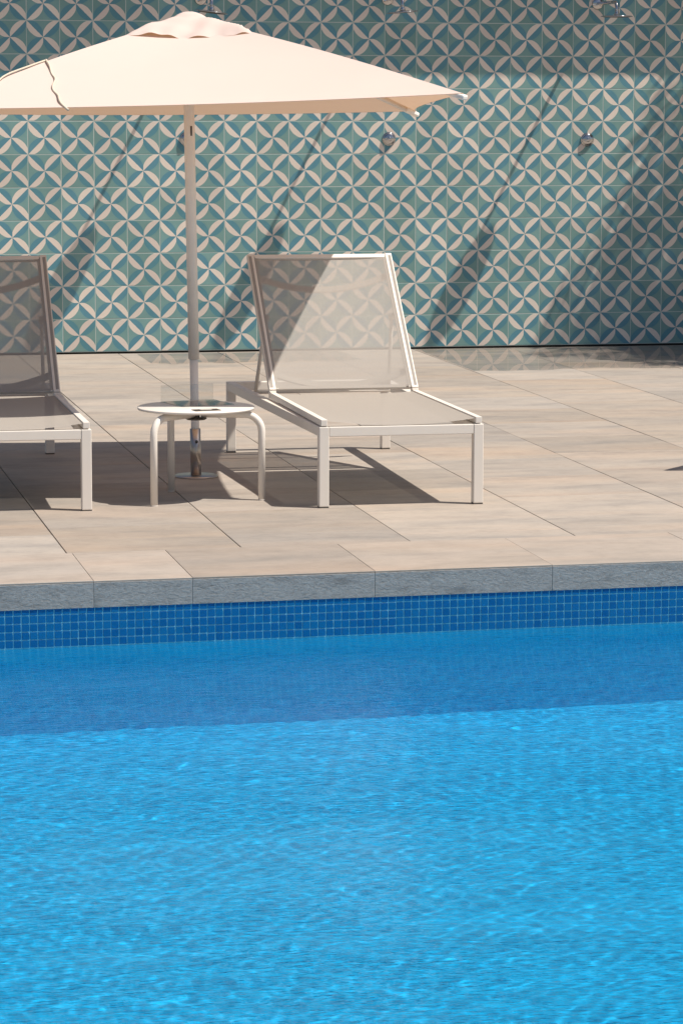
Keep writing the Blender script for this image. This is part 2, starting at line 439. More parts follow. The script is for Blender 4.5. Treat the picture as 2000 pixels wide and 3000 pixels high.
# ================================================================ setting: lie of the land
WALL_Y = 18.277
T = 0.2
COL0 = 1.8467                # x of a wall tile edge
POOL_A = math.atan(0.0275)   # the pool edge runs at a slight angle to the wall
def y_front(x): return 9.612 + 0.0275*x      # pool-side edge of the coping
def y_back(x): return 10.205 + 0.042*x       # back edge of the coping row
WATER_Z = -0.215
PX0, PX1, PLEN = -3.6, 9.4, 8.6              # pool extent along its edge, and its width

# ground sheet with the pool cut out
pm = Matrix.Translation((0, 9.612, 0)) @ Matrix.Rotation(POOL_A, 4, 'Z')
def pool_pt(x, y, z): return pm @ Vector((x, y, z))
bm = bmesh.new()
G = 600.0
outer = [bm.verts.new((x, y, -0.05)) for x, y in ((-G, -G), (G, -G), (G, G), (-G, G))]
inner = [bm.verts.new((*pool_pt(x, y, 0).xy, -0.05)) for x, y in ((PX0-0.05, -PLEN-0.05), (PX1+0.05, -PLEN-0.05), (PX1+0.05, 0.06), (PX0-0.05, 0.06))]
for i in range(4):
    bm.faces.new((outer[i], outer[(i+1) % 4], inner[(i+1) % 4], inner[i]))
tag(obj('ground', bm, MT['earth']), kind='structure')

# ---------------------------------------------------------------- deck of porcelain slabs
deck_bm = bmesh.new()
def quad(bm, pts):
    return bm.faces.new([bm.verts.new(p) for p in pts])
XA, XB = -6.0, 12.0
quad(deck_bm, [(XA, y_front(XA)+0.03, -0.014), (XB, y_front(XB)+0.03, -0.014), (XB, WALL_Y+0.05, -0.014), (XA, WALL_Y+0.05, -0.014)])
deck = tag(obj('deck', deck_bm, MT['joint']), kind='structure')

def slab(name, quad4, gap, mtl, z=0.0, th=0.018, parent=deck):
    """one slab from a plan quad (ccw), gap taken off on every side, top slightly uneven"""
    c = [sum(p[i] for p in quad4)/4 for i in (0, 1)]
    t = bmesh.new()
    top = []; bot = []
    dz = rnd.uniform(-0.0006, 0.0006)
    for p in quad4:
        sx = 1 if p[0] < c[0] else -1; sy = 1 if p[1] < c[1] else -1
        q = (p[0]+sx*gap[0]-c[0], p[1]+sy*gap[1]-c[1])
        top.append(t.verts.new((q[0], q[1], 0))); bot.append(t.verts.new((q[0], q[1], -th)))
    t.faces.new(top)
    for i in range(4):
        t.faces.new((bot[i], bot[(i+1) % 4], top[(i+1) % 4], top[i]))
    ed = [e for e in t.edges if e.verts[0] in top and e.verts[1] in top]
    bmesh.ops.bevel(t, geom=ed, offset=0.0012, segments=1, affect='EDGES')
    o = obj(name, t, mtl, parent)
    o.location = (c[0], c[1], z+dz)
    return o

JX0, JP = 1.1532, 0.6150
NROW = 14
def row_y(j, x):
    """line of the j-th cross joint: follows the coping at the pool, square to the wall at the back"""
    f = j/ (NROW-1)
    yb = y_back(x); y_end = WALL_Y - 0.014
    return yb + (y_end - yb)*f
for i in range(-7, 13):
    x0 = JX0 + JP*i; x1 = x0 + JP
    off = [0.0, 0.5, 0.28, 0.74][i % 4]
    js = [0.0] + [k+off for k in range(0 if off > 0.2 else 1, NROW-1)] + [NROW-1]
    js = sorted(set(js))
    for a, b in zip(js, js[1:]):
        if b - a < 0.15: continue
        slab('deck_slab', [(x0, row_y(a, x0)), (x1, row_y(a, x1)), (x1, row_y(b, x1)), (x0, row_y(b, x0))], (0.0017, 0.0008), MT['slab'])
# coping row with its grey fascia
cj = [1.171 - 0.613*k for k in range(9, 0, -1)] + [1.171, 1.498] + [1.498+0.6165*k for k in range(1, 14)]
for a, b in zip(cj, cj[1:]):
    slab('coping_slab', [(a, y_front(a)), (b, y_front(b)), (b, y_back(b)), (a, y_back(a))], (0.0005, 0.0007), MT['coping'], z=0.001, th=0.0045)
    L = math.hypot(b-a, y_front(b)-y_front(a))
    t = bmesh.new(); add_box(t, 0.0003, L-0.0003, -0.0012, 0.03, -0.088, -0.0042, 0.0012)
    o = obj('fascia_stone', t, MT['fascia'], deck)
    o.location = (a, y_front(a)+0.0012, 0); o.rotation_euler = (0, 0, math.atan2(y_front(b)-y_front(a), b-a))

# ---------------------------------------------------------------- pool
FLOOR_Z = WATER_Z - 1.03
BAT = 0.22                                    # slope added to the far pool wall so it catches more sun
bm = bmesh.new()
e = 0.0045
def q4(a, b, c, d): quad(bm, [a, b, c, d])
q4((PX0, -PLEN, FLOOR_Z), (PX1, -PLEN, FLOOR_Z), (PX1, e-BAT, FLOOR_Z), (PX0, e-BAT, FLOOR_Z))
q4((PX0, e-BAT, FLOOR_Z), (PX1, e-BAT, FLOOR_Z), (PX1, e, WATER_Z-0.004), (PX0, e, WATER_Z-0.004))
q4((PX1, -PLEN, FLOOR_Z), (PX0, -PLEN, FLOOR_Z), (PX0, -PLEN, -0.05), (PX1, -PLEN, -0.05))
q4((PX0, -PLEN, FLOOR_Z), (PX0, e, FLOOR_Z), (PX0, e, -0.05), (PX0, -PLEN, -0.05))
q4((PX1, e, FLOOR_Z), (PX1, -PLEN, FLOOR_Z), (PX1, -PLEN, -0.05), (PX1, e, -0.05))
shell = tag(obj('pool_shell', bm, MT['mosaic_grid']), kind='structure')
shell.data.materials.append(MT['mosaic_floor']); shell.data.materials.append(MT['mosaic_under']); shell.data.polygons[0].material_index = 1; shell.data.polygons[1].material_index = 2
shell.matrix_world = pm
shell.cycles.is_caustics_receiver = True
# grout bed of the waterline band
bm = bmesh.new(); quad(bm, [(PX0, e+0.0005, WATER_Z-0.03), (PX1, e+0.0005, WATER_Z-0.03), (PX1, e+0.0005, -0.06), (PX0, e+0.0005, -0.06)])
obj('grout_bed', bm, MT['pool_grout'], shell)
# mosaic above the water: one piece each for what shows largest
MP = 0.0267
t = bmesh.new(); add_box(t, -0.01165, 0.01165, -0.0016, 0.003, -0.01165, 0.01165, 0.0006)
mos_me = bpy.data.meshes.new('mosaic_tile'); t.to_mesh(mos_me); t.free(); mos_me.materials.append(MT['mosaic'])
rest = bmesh.new()
zrows = [-3.5*MP - MP*k for k in range(6)]
i0 = int(math.floor(0.60/MP))
for i in range(int(PX0/MP)+1, int(PX1/MP)-1):
    x = (i+0.5)*MP
    for k, z in enumerate(zrows):
        single = (i0 <= i < i0+60) and k < 5
        if single:
            o = bpy.data.objects.new('mosaic_tile', mos_me); C.objects.link(o); o.parent = shell
            o.location = (x+rnd.uniform(-.0004, .0004), e+rnd.uniform(-0.0004, 0.0002), z+rnd.uniform(-.0004, .0004))
            o.rotation_euler = (rnd.uniform(-.02, .02), rnd.uniform(-.012, .012), rnd.uniform(-.02, .02))
        elif k < 5:
            Mx = Matrix.Translation((x, e, z)) @ Matrix.Rotation(rnd.uniform(-.02, .02), 4, 'X') @ Matrix.Rotation(rnd.uniform(-.02, .02), 4, 'Z')
            add = [rest.verts.new(Mx @ Vector(v)) for v in ((-.01165, 0, -.01165), (.01165, 0, -.01165), (.01165, 0, .01165), (-.01165, 0, .01165), (-.0112, -.0016, -.0112), (.0112, -.0016, -.0112), (.0112, -.0016, .0112), (-.0112, -.0016, .0112))]
            for f in ((4, 5, 6, 7), (0, 1, 5, 4), (1, 2, 6, 5), (2, 3, 7, 6), (3, 0, 4, 7)):
                rest.faces.new([add[q] for q in f])
mr = obj('mosaic_band', rest, MT['mosaic_grid'], shell); tag(mr, kind='stuff')

# water surface with real ripples
nprng = np.random.default_rng(5)
gx = np.concatenate([np.arange(PX0, -0.2, 0.05), np.arange(-0.2, 4.6, 0.0085), np.arange(4.6, PX1+0.04, 0.05)])
gy = np.concatenate([np.arange(-PLEN, -5.2, 0.05), np.arange(-5.2, e-.004, 0.0085), [e]])
nx = len(gx); ny = len(gy)
XX, YY = np.meshgrid(gx, gy)
ZZ = np.zeros_like(XX)
waves = []
for k in range(110):
    lam = 0.034*(0.26/0.034)**(nprng.random()**1.8)
    th = nprng.normal(math.pi/2+0.12, 0.85)
    slope = 0.0017*(0.6+0.8*nprng.random())
    amp = slope*lam/(2*math.pi)
    ph = nprng.random()*6.28
    kx, ky = math.cos(th)*2*math.pi/lam, math.sin(th)*2*math.pi/lam
    wob = 0.9*np.sin(XX*nprng.uniform(0.5, 4)+YY*nprng.uniform(0.5, 4)+nprng.random()*6)
    gate = 0.6+0.4*np.sin(XX*nprng.uniform(0.4, 3)+YY*nprng.uniform(0.4, 3)+nprng.random()*6)
    ZZ += amp*gate*np.sin(kx*XX+ky*YY+ph+wob)
for k in range(9):
    lam = nprng.uniform(0.22, 0.6); th = nprng.normal(math.pi/2, 0.6); amp = 0.0026*lam/(2*math.pi)
    ZZ += amp*np.sin(math.cos(th)*2*math.pi/lam*XX+math.sin(th)*2*math.pi/lam*YY+nprng.random()*6.28+0.8*np.sin(XX*1.7+k)+0.8*np.sin(YY*1.3+2*k))
ZZ += WATER_Z
co = np.stack([XX, YY, ZZ], -1).reshape(-1, 3)
idx = np.arange(nx*ny).reshape(ny, nx)
fc = np.stack([idx[:-1, :-1], idx[:-1, 1:], idx[1:, 1:], idx[1:, :-1]], -1).reshape(-1, 4)
wm = bpy.data.meshes.new('water')
wm.vertices.add(len(co)); wm.vertices.foreach_set('co', co.ravel())
wm.loops.add(fc.size); wm.loops.foreach_set('vertex_index', fc.ravel().astype(np.int32))
wm.polygons.add(len(fc)); wm.polygons.foreach_set('loop_start', np.arange(0, fc.size, 4, dtype=np.int32))
wm.polygons.foreach_set('use_smooth', np.ones(len(fc), dtype=bool))
wm.update(calc_edges=True); wm.validate()
water = tag(obj('water', wm, MT['water']), kind='structure')
water.matrix_world = pm
water.cycles.is_caustics_caster = True

# ================================================================ tiled wall
WALL_H = 2.62; WALL_T = 0.24
wall = empty('tiled_wall', (0, WALL_Y, 0))
tag(wall, 'long freestanding wall clad in teal, blue and cream petal pattern cement tiles', 'wall')
bm = bmesh.new(); add_box(bm, -9, 14, 0.0007, WALL_T, 0.011, WALL_H)
add_box(bm, -9, 14, 0.03, WALL_T-0.002, -0.05, 0.0112)
obj('wall_core', bm, MT['grout'], wall)
bm = bmesh.new(); add_box(bm, -9, 14, 0.012, 0.0298, -0.013, 0.0108)
obj('base_gap', bm, MT['gap'], wall)
bm = bmesh.new(); add_box(bm, -9.02, 14.02, -0.232, WALL_T+0.05, WALL_H+0.002, WALL_H+0.06, 0.004)
obj('wall_cap', bm, MT['render'], wall)
hs = 0.0980
t = bmesh.new(); add_box(t, -hs, hs, 0.0, 0.009, -hs, hs, 0.0011)
uvl = t.loops.layers.uv.new('UVMap')
for f in t.faces:
    for lp in f.loops: lp[uvl].uv = (lp.vert.co.x/(2*0.1)+0.5, lp.vert.co.z/(2*0.1)+0.5)
tile_me = bpy.data.meshes.new('wall_tile'); t.to_mesh(tile_me); t.free(); tile_me.materials.append(MT['tile'])
trest = bmesh.new(); uvr = trest.loops.layers.uv.new('UVMap')
for i in range(-50, 60):
    x = COL0 + (i+0.5)*T
    for k in range(13):
        z = 0.012 + (k+0.5)*T
        ry = rnd.uniform(-0.0002, 0.0001)
        if -2 <= i < 22 and k < 12:
            o = bpy.data.objects.new('wall_tile', tile_me); C.objects.link(o); o.parent = wall
            o.location = (x+rnd.uniform(-.0005, .0005), ry, z+rnd.uniform(-.0005, .0005))
            o.rotation_euler = (rnd.uniform(-.0015, .0015), rnd.uniform(-.0018, .0018), rnd.uniform(-.0015, .0015))
        else:
            vs_ = [trest.verts.new((x+a*hs, yy, z+b*hs)) for yy in (ry, 0.009) for a, b in ((-1, -1), (1, -1), (1, 1), (-1, 1))]
            for f in ((0, 1, 2, 3), (4, 5, 1, 0), (5, 6, 2, 1), (6, 7, 3, 2), (7, 4, 0, 3)):
                fc_ = trest.faces.new([vs_[q] for q in f])
                for lp in fc_.loops: lp[uvr].uv = ((lp.vert.co.x-x)/0.2+0.5, (lp.vert.co.z-z)/0.2+0.5)
tag(obj('wall_tile_field', trest, MT['tile'], wall), kind='stuff')

# ---------------------------------------------------------------- showers on the wall
def shower(xh, zh, tilt, label):
    xh *= 17.862/17.907
    r = empty('wall_shower', (xh, WALL_Y, 0))
    tag(r, label, 'shower', 'showers along the tiled wall')
    za = zh+0.085
    D = 0.415
    toY = Matrix.Rotation(R(90), 4, 'X')      # lathe axis z -> -y (out from the wall)
    b = bmesh.new(); add_lathe(b, [(0, 0.010), (0.032, 0.010), (0.036, 0.005), (0.036, -0.001), (0, -0.001)], 24, Matrix.Translation((0, 0, za)) @ toY)
    obj('wall_flange', b, MT['chrome'], r)
    b = bmesh.new()
    pts = [(0, -0.009, za), (0, -D+0.045, za)]
    for k in range(1, 9):
        a = k/8*math.pi/2
        pts.append((0, -D+0.045-0.045*math.sin(a), za-0.045*(1-math.cos(a))))
    pts.append((0, -D, zh+0.030))
    add_tube(b, pts, 0.0105, 14); obj('arm', b, MT['chrome'], r)
    b = bmesh.new(); add_lathe(b, [(0, 0.034), (0.013, 0.034), (0.014, 0.030), (0.011, 0.022), (0.016, 0.018), (0.017, 0.008), (0.013, 0.004), (0, 0.004)], 20, Matrix.Translation((0, -D, zh)))
    obj('ball_joint', b, MT['chrome'], r)
    b = bmesh.new(); add_lathe(b, [(0, 0.006), (0.025, 0.005), (0.090, 0.001), (0.097, -0.002), (0.097, -0.005), (0.09, -0.006), (0, -0.006)], 40,
                               Matrix.Translation((0, -D, zh)) @ Matrix.Rotation(tilt, 4, 'Y'))
    hd = obj('rain_plate', b, MT['chrome'], r)
    b = bmesh.new(); add_lathe(b, [(0.082, -0.0062), (0.082, -0.0075), (0, -0.0075)], 32, Matrix.Translation((0, -D, zh)) @ Matrix.Rotation(tilt, 4, 'Y'))
    obj('nozzle_disc', b, MT['foot'], hd)
shower(2.911, 2.060, R(7), 'chrome overhead shower rising behind the top of the cream parasol')
shower(4.073, 2.068, R(-5), 'chrome overhead shower with tilted plate, above the valve beside the parasol tip')
shower(5.415, 2.052, R(0), 'chrome overhead shower with level plate, farthest from the parasol')

def valve(x, z, label):
    r = empty('shower_valve', (x, WALL_Y-0.0005, z))
    tag(r, label, 'valve', 'shower valves on the tiled wall')
    toY = Matrix.Rotation(R(90), 4, 'X')
    b = bmesh.new(); add_lathe(b, [(0, 0.006), (0.040, 0.006), (0.043, 0.003), (0.043, -0.001), (0, -0.001)], 32, toY); obj('escutcheon', b, MT['chrome'], r)
    b = bmesh.new()
    prof = [(0.0, 0.021)] + [(0.037*math.sin(a), 0.007+0.014*math.cos(a)) for a in [k/10*math.pi/2 for k in range(1, 11)]] + [(0.037, 0.0062), (0, 0.0062)]
    add_lathe(b, prof, 32, toY); d = obj('push_knob', b, MT['chrome'], r)
    b = bmesh.new(); add_lathe(b, [(0, 0.0235), (0.011, 0.0228), (0.0135, 0.0205), (0.0135, 0.018), (0, 0.018)], 20, toY); obj('button', b, MT['chrome'], d)
valve(2.812, 1.305, 'round chrome shower valve half hidden behind the parasol pole')
valve(4.075, 1.303, 'round chrome shower valve below the right tip of the parasol')
valve(5.346, 1.297, 'round chrome shower valve under the level overhead shower')

# ================================================================ puddles on the deck
def puddle(x0, x1, y0, y1, seed, ragged):
    rr = random.Random(seed); n = 46; pts = []
    for i in range(n+1):
        x = x0+(x1-x0)*i/n
        pts.append((x, y0 + ragged*(rr.random()-0.5) + ragged*1.3*math.sin(i*0.55+seed)*0.6))
    top = [(x1, y1), (x0, y1)]
    b = bmesh.new()
    vs1 = [b.verts.new((p[0], p[1], 0.0035)) for p in pts]
    vs2 = [b.verts.new((p[0]+ragged*0.4*(rr.random()-0.5), y1, 0.0035)) for p in pts]
    for i in range(n): b.faces.new((vs1[i], vs1[i+1], vs2[i+1], vs2[i]))
    return tag(obj('puddle', b, MT['film']), kind='structure')
puddle(4.232, 7.8, 16.72, WALL_Y-0.02, 3, 0.05)
puddle(2.48, 3.75, 17.50, WALL_Y-0.10, 8, 0.05)

# ================================================================ sun lounger
def make_lounger():
    r = empty('sun_lounger')
    HF, HR, L = 0.324, 0.369, 1.893     # half widths at foot and head, length
    W = 0.039; ZT = 0.313; HB = 0.038
    for sx in (-1, 1):
        for yy, hw in ((0, HF), (L-W, HR)):
            b = bmesh.new(); x0 = sx*hw; x1 = sx*(hw-W)
            add_box(b, min(x0, x1), max(x0, x1), yy, yy+W, 0.004, ZT, 0.003, 2)
            lg = obj('leg', b, MT['frame'], r)
            b = bmesh.new(); add_box(b, min(x0, x1)+.001, max(x0, x1)-.001, yy+.001, yy+W-.001, 0.0, 0.0045); obj('foot_cap', b, MT['foot'], lg)
        b = bmesh.new(); add_bar(b, (sx*(HF-W/2), W+0.0002, ZT-HB/2-.0004), (sx*(HR-W/2), L-W-0.0002, ZT-HB/2-.0004), W-.002, HB, 0.003)
        obj('side_rail', b, MT['frame'], r)
    for yy, hw, nm in ((W/2, HF, 'foot_bar'), (L-W/2, HR, 'head_bar')):
        b = bmesh.new(); add_bar(b, (-(hw-W-.0002), yy, ZT-HB/2-.0004), ((hw-W-.0002), yy, ZT-HB/2-.0004), W-.003, HB, 0.003); obj(nm, b, MT['frame'], r)
    # seat
    YH = 1.085; ZS = 0.3285; SX = 0.3045
    for sx in (-1, 1):
        b = bmesh.new(); add_box(b, sx*SX-.0125, sx*SX+.0125, 0.001, YH, ZT+.003, ZT+.028, 0.002, 2)
        rl = obj('seat_rail', b, MT['frame'], r)
        for ys in (0.05, 0.9):
            b = bmesh.new(); add_box(b, sx*SX-.006, sx*SX+.006, ys, ys+.04, ZT-.0005, ZT+.0032); obj('rail_spacer', b, MT['frame'], rl)
    nu, nv = 21, 25; P = []
    for j in range(nv):
        v = j/(nv-1); y = 0.006+(YH-0.012)*v
        for i in range(nu):
            u = i/(nu-1)*2-1
            sag = 0.012*(1-u*u)*(0.75+0.25*math.sin(v*3.1)) + 0.012*(1-u*u)*math.exp(-v*16)
            P.append((u*(SX-.011), y, ZT+.023-sag))
    obj('seat_sling', grid_mesh('seat_sling', P, nu, nv), MT['seat_fabric'], r, True)
    # backrest, hinged on the seat rails
    H = Vector((0, YH+.012, 0.345)); TP = Vector((0, 1.635, 0.882)); d = (TP-H); BL = d.length; d.normalize()
    nrm = Vector((0, -d.z, d.y))          # towards the sitter
    BX = 0.3045
    def bp(x, s, o=0): return Vector((x, 0, 0)) + H + d*s + nrm*o
    for sx in (-1, 1):
        b = bmesh.new(); add_bar(b, bp(sx*BX, 0.0), bp(sx*BX, BL), 0.029, 0.024, 0.003, nrm); br = obj('back_rail', b, MT['frame'], r)
        b = bmesh.new(); add_bar(b, bp(sx*(BX-.021), 0.006, 0.002), bp(sx*(BX-.021), BL-0.02, 0.002), 0.010, 0.012, 0.002, nrm); obj('sling_channel', b, MT['white'], br)
        b = bmesh.new(); add_box(b, sx*BX-.0145, sx*BX+.0145, YH+.0005, YH+.028, ZT+.003, ZT+.034, 0.003, 2); obj('hinge_block', b, MT['frame'], br)
        # prop strut down to the side rail
        b = bmesh.new(); top = bp(sx*(BX-.03), BL*0.56, -0.025); bot = Vector((sx*(HR-W-.035), 1.56, ZT-.015))
        add_tube(b, [top, bot], 0.008, 10); st = obj('prop_strut', b, MT['frame'], r)
        b = bmesh.new(); add_lathe(b, [(0, -.012), (.014, -.012), (.014, .012), (0, .012)], 16, Matrix.Translation(top) @ Matrix.Rotation(R(90), 4, 'Y')); obj('strut_pivot', b, MT['frame'], st)
    b = bmesh.new(); add_bar(b, bp(-BX+.015, BL-.013), bp(BX-.015, BL-.013), 0.022, 0.020, 0.003, nrm); obj('top_bar', b, MT['frame'], r)
    b = bmesh.new(); add_bar(b, bp(-BX+.015, 0.022, -.012), bp(BX-.015, 0.022, -.012), 0.018, 0.014, 0.002, nrm); obj('bottom_bar', b, MT['frame'], r)
    b = bmesh.new(); add_tube(b, [(-(HR-W-.03), 1.56, ZT-.016), ((HR-W-.03), 1.56, ZT-.016)], 0.009, 10); obj('prop_rod', b, MT['frame'], r)
    for s in (BL*0.86, BL*0.15):
        b = bmesh.new()
        prev = None
        for i in range(13):
            u = i/12*2-1
            p = bp(u*(BX-.012), s-0.035*(1-u*u), -0.018-0.05*(1-u*u))
            if prev is not None:
                add_bar(b, prev, p, 0.030, 0.009, 0.0, nrm)
            prev = p
        obj('cross_brace', b, MT['frame'], r)
    nu, nv = 21, 23; P = []
    for j in range(nv):
        s = 0.010 + (BL-0.024)*j/(nv-1)
        for i in range(nu):
            u = i/(nu-1)*2-1
            P.append(bp(u*(BX+.0095), s, 0.0140-0.014*(1-u**4)))
    obj('back_sling', grid_mesh('back_sling', P, nu, nv), MT['fabric'], r, True)
    return r

def copy_tree(o, parent=None):
    c = o.copy(); C.objects.link(c); c.parent = parent
    for ch in o.children: copy_tree(ch, c)
    return c

lg = make_lounger()
lg2 = copy_tree(lg); lg3 = copy_tree(lg)
G1 = 'sun loungers on the pool deck'
lg.location = (2.557, 11.217, 0)
tag(lg, 'cream framed sun lounger with raised back, half in sunlight beside the round side table', 'sun lounger', G1)
lg2.location = (1.046, 11.306, 0); lg2.rotation_euler = (0, 0, R(-0.5))
tag(lg2, 'cream framed sun lounger wholly in the shade under the parasol', 'sun lounger', G1)
lg3.rotation_euler = (0, 0, R(170)); lg3.location = (4.952, 13.43, 0)
tag(lg3, 'cream framed sun lounger turned with its raised back towards the pool', 'sun lounger', G1)
# ================================================================ side table
TC = (1.812, 11.565); TZ = 0.366
tb = empty('side_table', (*TC, 0))
tag(tb, 'low round white side table on three bent tube legs between the loungers', 'table')
bm = bmesh.new()
add_lathe(bm, [(0, TZ), (0.226, TZ), (0.2292, TZ-.002), (0.2297, TZ-.005), (0.227, TZ-.010), (0.215, TZ-.012), (0, TZ-.012)], 72, None, True)
obj('table_top', bm, MT['white'], tb)
bm = bmesh.new(); add_lathe(bm, [(0, TZ-.052), (0.035, TZ-.052), (0.042, TZ-.048), (0.042, TZ-.046), (0.015, TZ-.045), (0.015, TZ-.0125), (0, TZ-.0125)], 28)
obj('hub_plate', bm, MT['foot'], tb)
for a in (R(222), R(343), R(104)):
    c_, s_ = math.cos(a), math.sin(a); rz = TZ-.029; RB = 0.065; RL = 0.258; pts = [(0.02, rz)]
    pts.append((RL-RB, rz))
    for k in range(1, 11):
        q = k/10*math.pi/2; pts.append((RL-RB+RB*math.sin(q), rz-RB+RB*math.cos(q)))
    pts.append((RL, 0.004))
    bm = bmesh.new(); add_tube(bm, [(p[0]*c_, p[0]*s_, p[1]) for p in pts], 0.0142, 18)
    lg_ = obj('leg', bm, MT['white'], tb)
    bm = bmesh.new(); add_lathe(bm, [(0, 0.0), (0.0138, 0.0), (0.0142, 0.0042), (0, 0.0042)], 16, Matrix.Translation((RL*c_, RL*s_, 0))); obj('foot_cap', bm, MT['white'], lg_)

# clear acrylic card stand and small plaque on the table
h = empty('card_stand', (1.835, 11.67, TZ+.0005), R(14))
tag(h, 'clear empty acrylic card stand on the white side table', 'card stand')
bm = bmesh.new(); add_box(bm, -.112, .112, -.105, .105, 0.0, 0.003, 0.0006); obj('base_plate', bm, MT['acrylic'], h)
bm = bmesh.new(); add_box(bm, -.112, .112, .1055, .1085, 0.0, 0.066, 0.0006); obj('upright_plate', bm, MT['acrylic'], h)
pl = empty('table_plaque', (1.828, 11.412, TZ+.0005), R(10))
tag(pl, 'small dark plaque lying near the rim of the side table', 'plaque')
bm = bmesh.new(); add_box(bm, -.052, .052, -.028, .028, 0, 0.002, 0.0008); obj('plate', bm, MT['plaque'], pl)
bm = bmesh.new(); add_box(bm, -.024, .022, -.010, .012, 0.0021, 0.0024)
obj('printed_panel', bm, MT['plaque_light'], pl)

# ================================================================ parasol
um = empty('parasol', (1.920, 12.262, 0))
tag(um, 'square cream canvas parasol with a vented top on a pale pole', 'parasol')
AZ = R(-8.0); HW = 1.02
Z_RIM = 1.522; RISE = 0.368
GXT, GYT, GXY = 0.016, -0.029, 0.012          # the canopy sits a little crooked on its pole
ca, sa = math.cos(AZ), math.sin(AZ)
OX, OY = -0.010, 0.055
def cz(u, v):
    t_ = max(abs(u), abs(v)); mn = min(abs(u), abs(v))/(t_+1e-6)
    z = RISE*(1-t_) + 0.016*math.sin(math.pi*t_)*(mn**2)
    sag = 0.010*(1-mn*mn)*math.sin(math.pi*min(1, t_*0.62))
    return z - sag
def cpt(u, v, lift=0.0):
    t_ = max(abs(u), abs(v)); mn = min(abs(u), abs(v))/(t_+1e-6)
    pull = 1 - 0.062*(1-mn*mn)*t_         # edges drawn in slightly between the corners
    x = u*HW*pull; y = v*HW*pull
    X = OX + x*ca - y*sa; Y = OY + x*sa + y*ca
    return Vector((X, Y, Z_RIM + GXT*X + GYT*Y - GXY*X*Y + cz(u, v) + lift))
nn_ = 49; P = []
for j in range(nn_):
    for i in range(nn_):
        P.append(cpt(i/(nn_-1)*2-1, j/(nn_-1)*2-1))
me = grid_mesh('canopy', P, nn_, nn_)
# triangulate along the diagonals so the ridges are straight
bm = bmesh.new(); bm.from_mesh(me); bpy.data.meshes.remove(me)
bm.verts.ensure_lookup_table()
for f in list(bm.faces):
    vi = sorted(v.index for v in f.verts); i = vi[0] % nn_; j = vi[0]//nn_; c_ = (nn_-1)//2
    if (i-c_+0.5)*(j-c_+0.5) > 0: a, b_ = vi[0], vi[0]+nn_+1
    else: a, b_ = vi[0]+1, vi[0]+nn_
    if i == j or i+j == nn_-2:
        bmesh.utils.face_split(f, bm.verts[a], bm.verts[b_])
for f in bm.faces:
    f.smooth = True
for e_ in bm.edges:
    (a, b_) = [(v.index % nn_-24, v.index//nn_-24) for v in e_.verts]
    if abs(a[0]) == abs(a[1]) and abs(b_[0]) == abs(b_[1]): e_.smooth = False
can = obj('canopy', bm, MT['canvas'], um)
# folded hem round the rim
bm = bmesh.new()
rim = [(t_, -1) for t_ in np.linspace(-1, 1, 33)] + [(1, t_) for t_ in np.linspace(-1, 1, 33)[1:]] + [(t_, 1) for t_ in np.linspace(1, -1, 33)[1:]] + [(-1, t_) for t_ in np.linspace(1, -1, 33)[1:]]
pr = None
for (u, v) in rim:
    p = cpt(u, v, 0.0015); q = cpt(u*0.998, v*0.998, -0.0012)
    cur = (bm.verts.new(p*1.0), bm.verts.new(q))
    if pr: bm.faces.new((pr[0], pr[1], cur[1], cur[0]))
    pr = cur
obj('hem', bm, MT['canvas'], can, True)
# vent cap with a rippled hem
vn = 41; P = []
rv_ = random.Random(11)
for j in range(vn):
    for i in range(vn):
        u = i/(vn-1)*2-1; v = j/(vn-1)*2-1
        t_ = max(abs(u), abs(v)); mn = min(abs(u), abs(v))/(t_+1e-6)
        x = u*0.258; y = v*0.258
        X = OX + x*ca - y*sa; Y = OY + x*sa + y*ca
        s = u if abs(v) >= abs(u) else v+3
        g_ = lambda c0, w0: math.exp(-((s-c0)/w0)**2)
        rip = (t_**5)*(0.022*g_(-0.55, 0.22) + 0.012*g_(0.80, 0.12) + 0.022*g_(3.3, 0.25) + 0.02*g_(2.5, 0.2) + 0.0012*math.sin(s*9+1) + 0.0018*math.sin(s*21+2)) - 0.010*t_**5
        wr = 0.010*math.sin(9*u+4*v+1)*math.sin(7*v-3*u)*t_*(1.4-t_) + 0.006*math.sin(15*u-6*v)*t_*t_*(1-mn)
        z = 0.090*(1-t_**1.6) + 0.010*(mn**2)*t_ + rip + wr
        r_ = math.hypot(u, v)
        z += 0.018*max(0.0, 1-(r_/0.27)**2)**0.5 if r_ < 0.27 else 0.0
        P.append((X, Y, Z_RIM + GXT*X + GYT*Y + RISE*(1-0.258/HW) + 0.006 + z))
vent = obj('vent_cap', grid_mesh('vent_cap', P, vn, vn), MT['canvas'], can, True)
# ribs, struts and corner caps
hub = Vector((OX*0.8, 0, 0))
for (su, sv) in ((1, -1), (1, 1), (-1, 1), (-1, -1)):
    a = cpt(su*0.03, sv*0.03, -0.03); b_ = cpt(su*1.0, sv*1.0, -0.014)
    mid = cpt(su*0.5, sv*0.5, -0.022)
    b = bmesh.new(); add_tube(b, [a, cpt(su*.25, sv*.25, -.026), mid, cpt(su*.75, sv*.75, -.018), b_], 0.0095, 10); rib = obj('rib', b, MT['frame'], um)
    b = bmesh.new()
    dirv = (cpt(su*1.0, sv*1.0, -0.010) - cpt(su*.93, sv*.93, -0.010)).normalized()
    add_bar(b, b_-dirv*0.075, b_+dirv*0.010, 0.030, 0.020, 0.006); obj('rib_end_cap', b, MT['alu'], rib)
    b = bmesh.new(); add_tube(b, [Vector((OX, OY, 1.59)), mid], 0.007, 8); obj('strut', b, MT['frame'], rib)
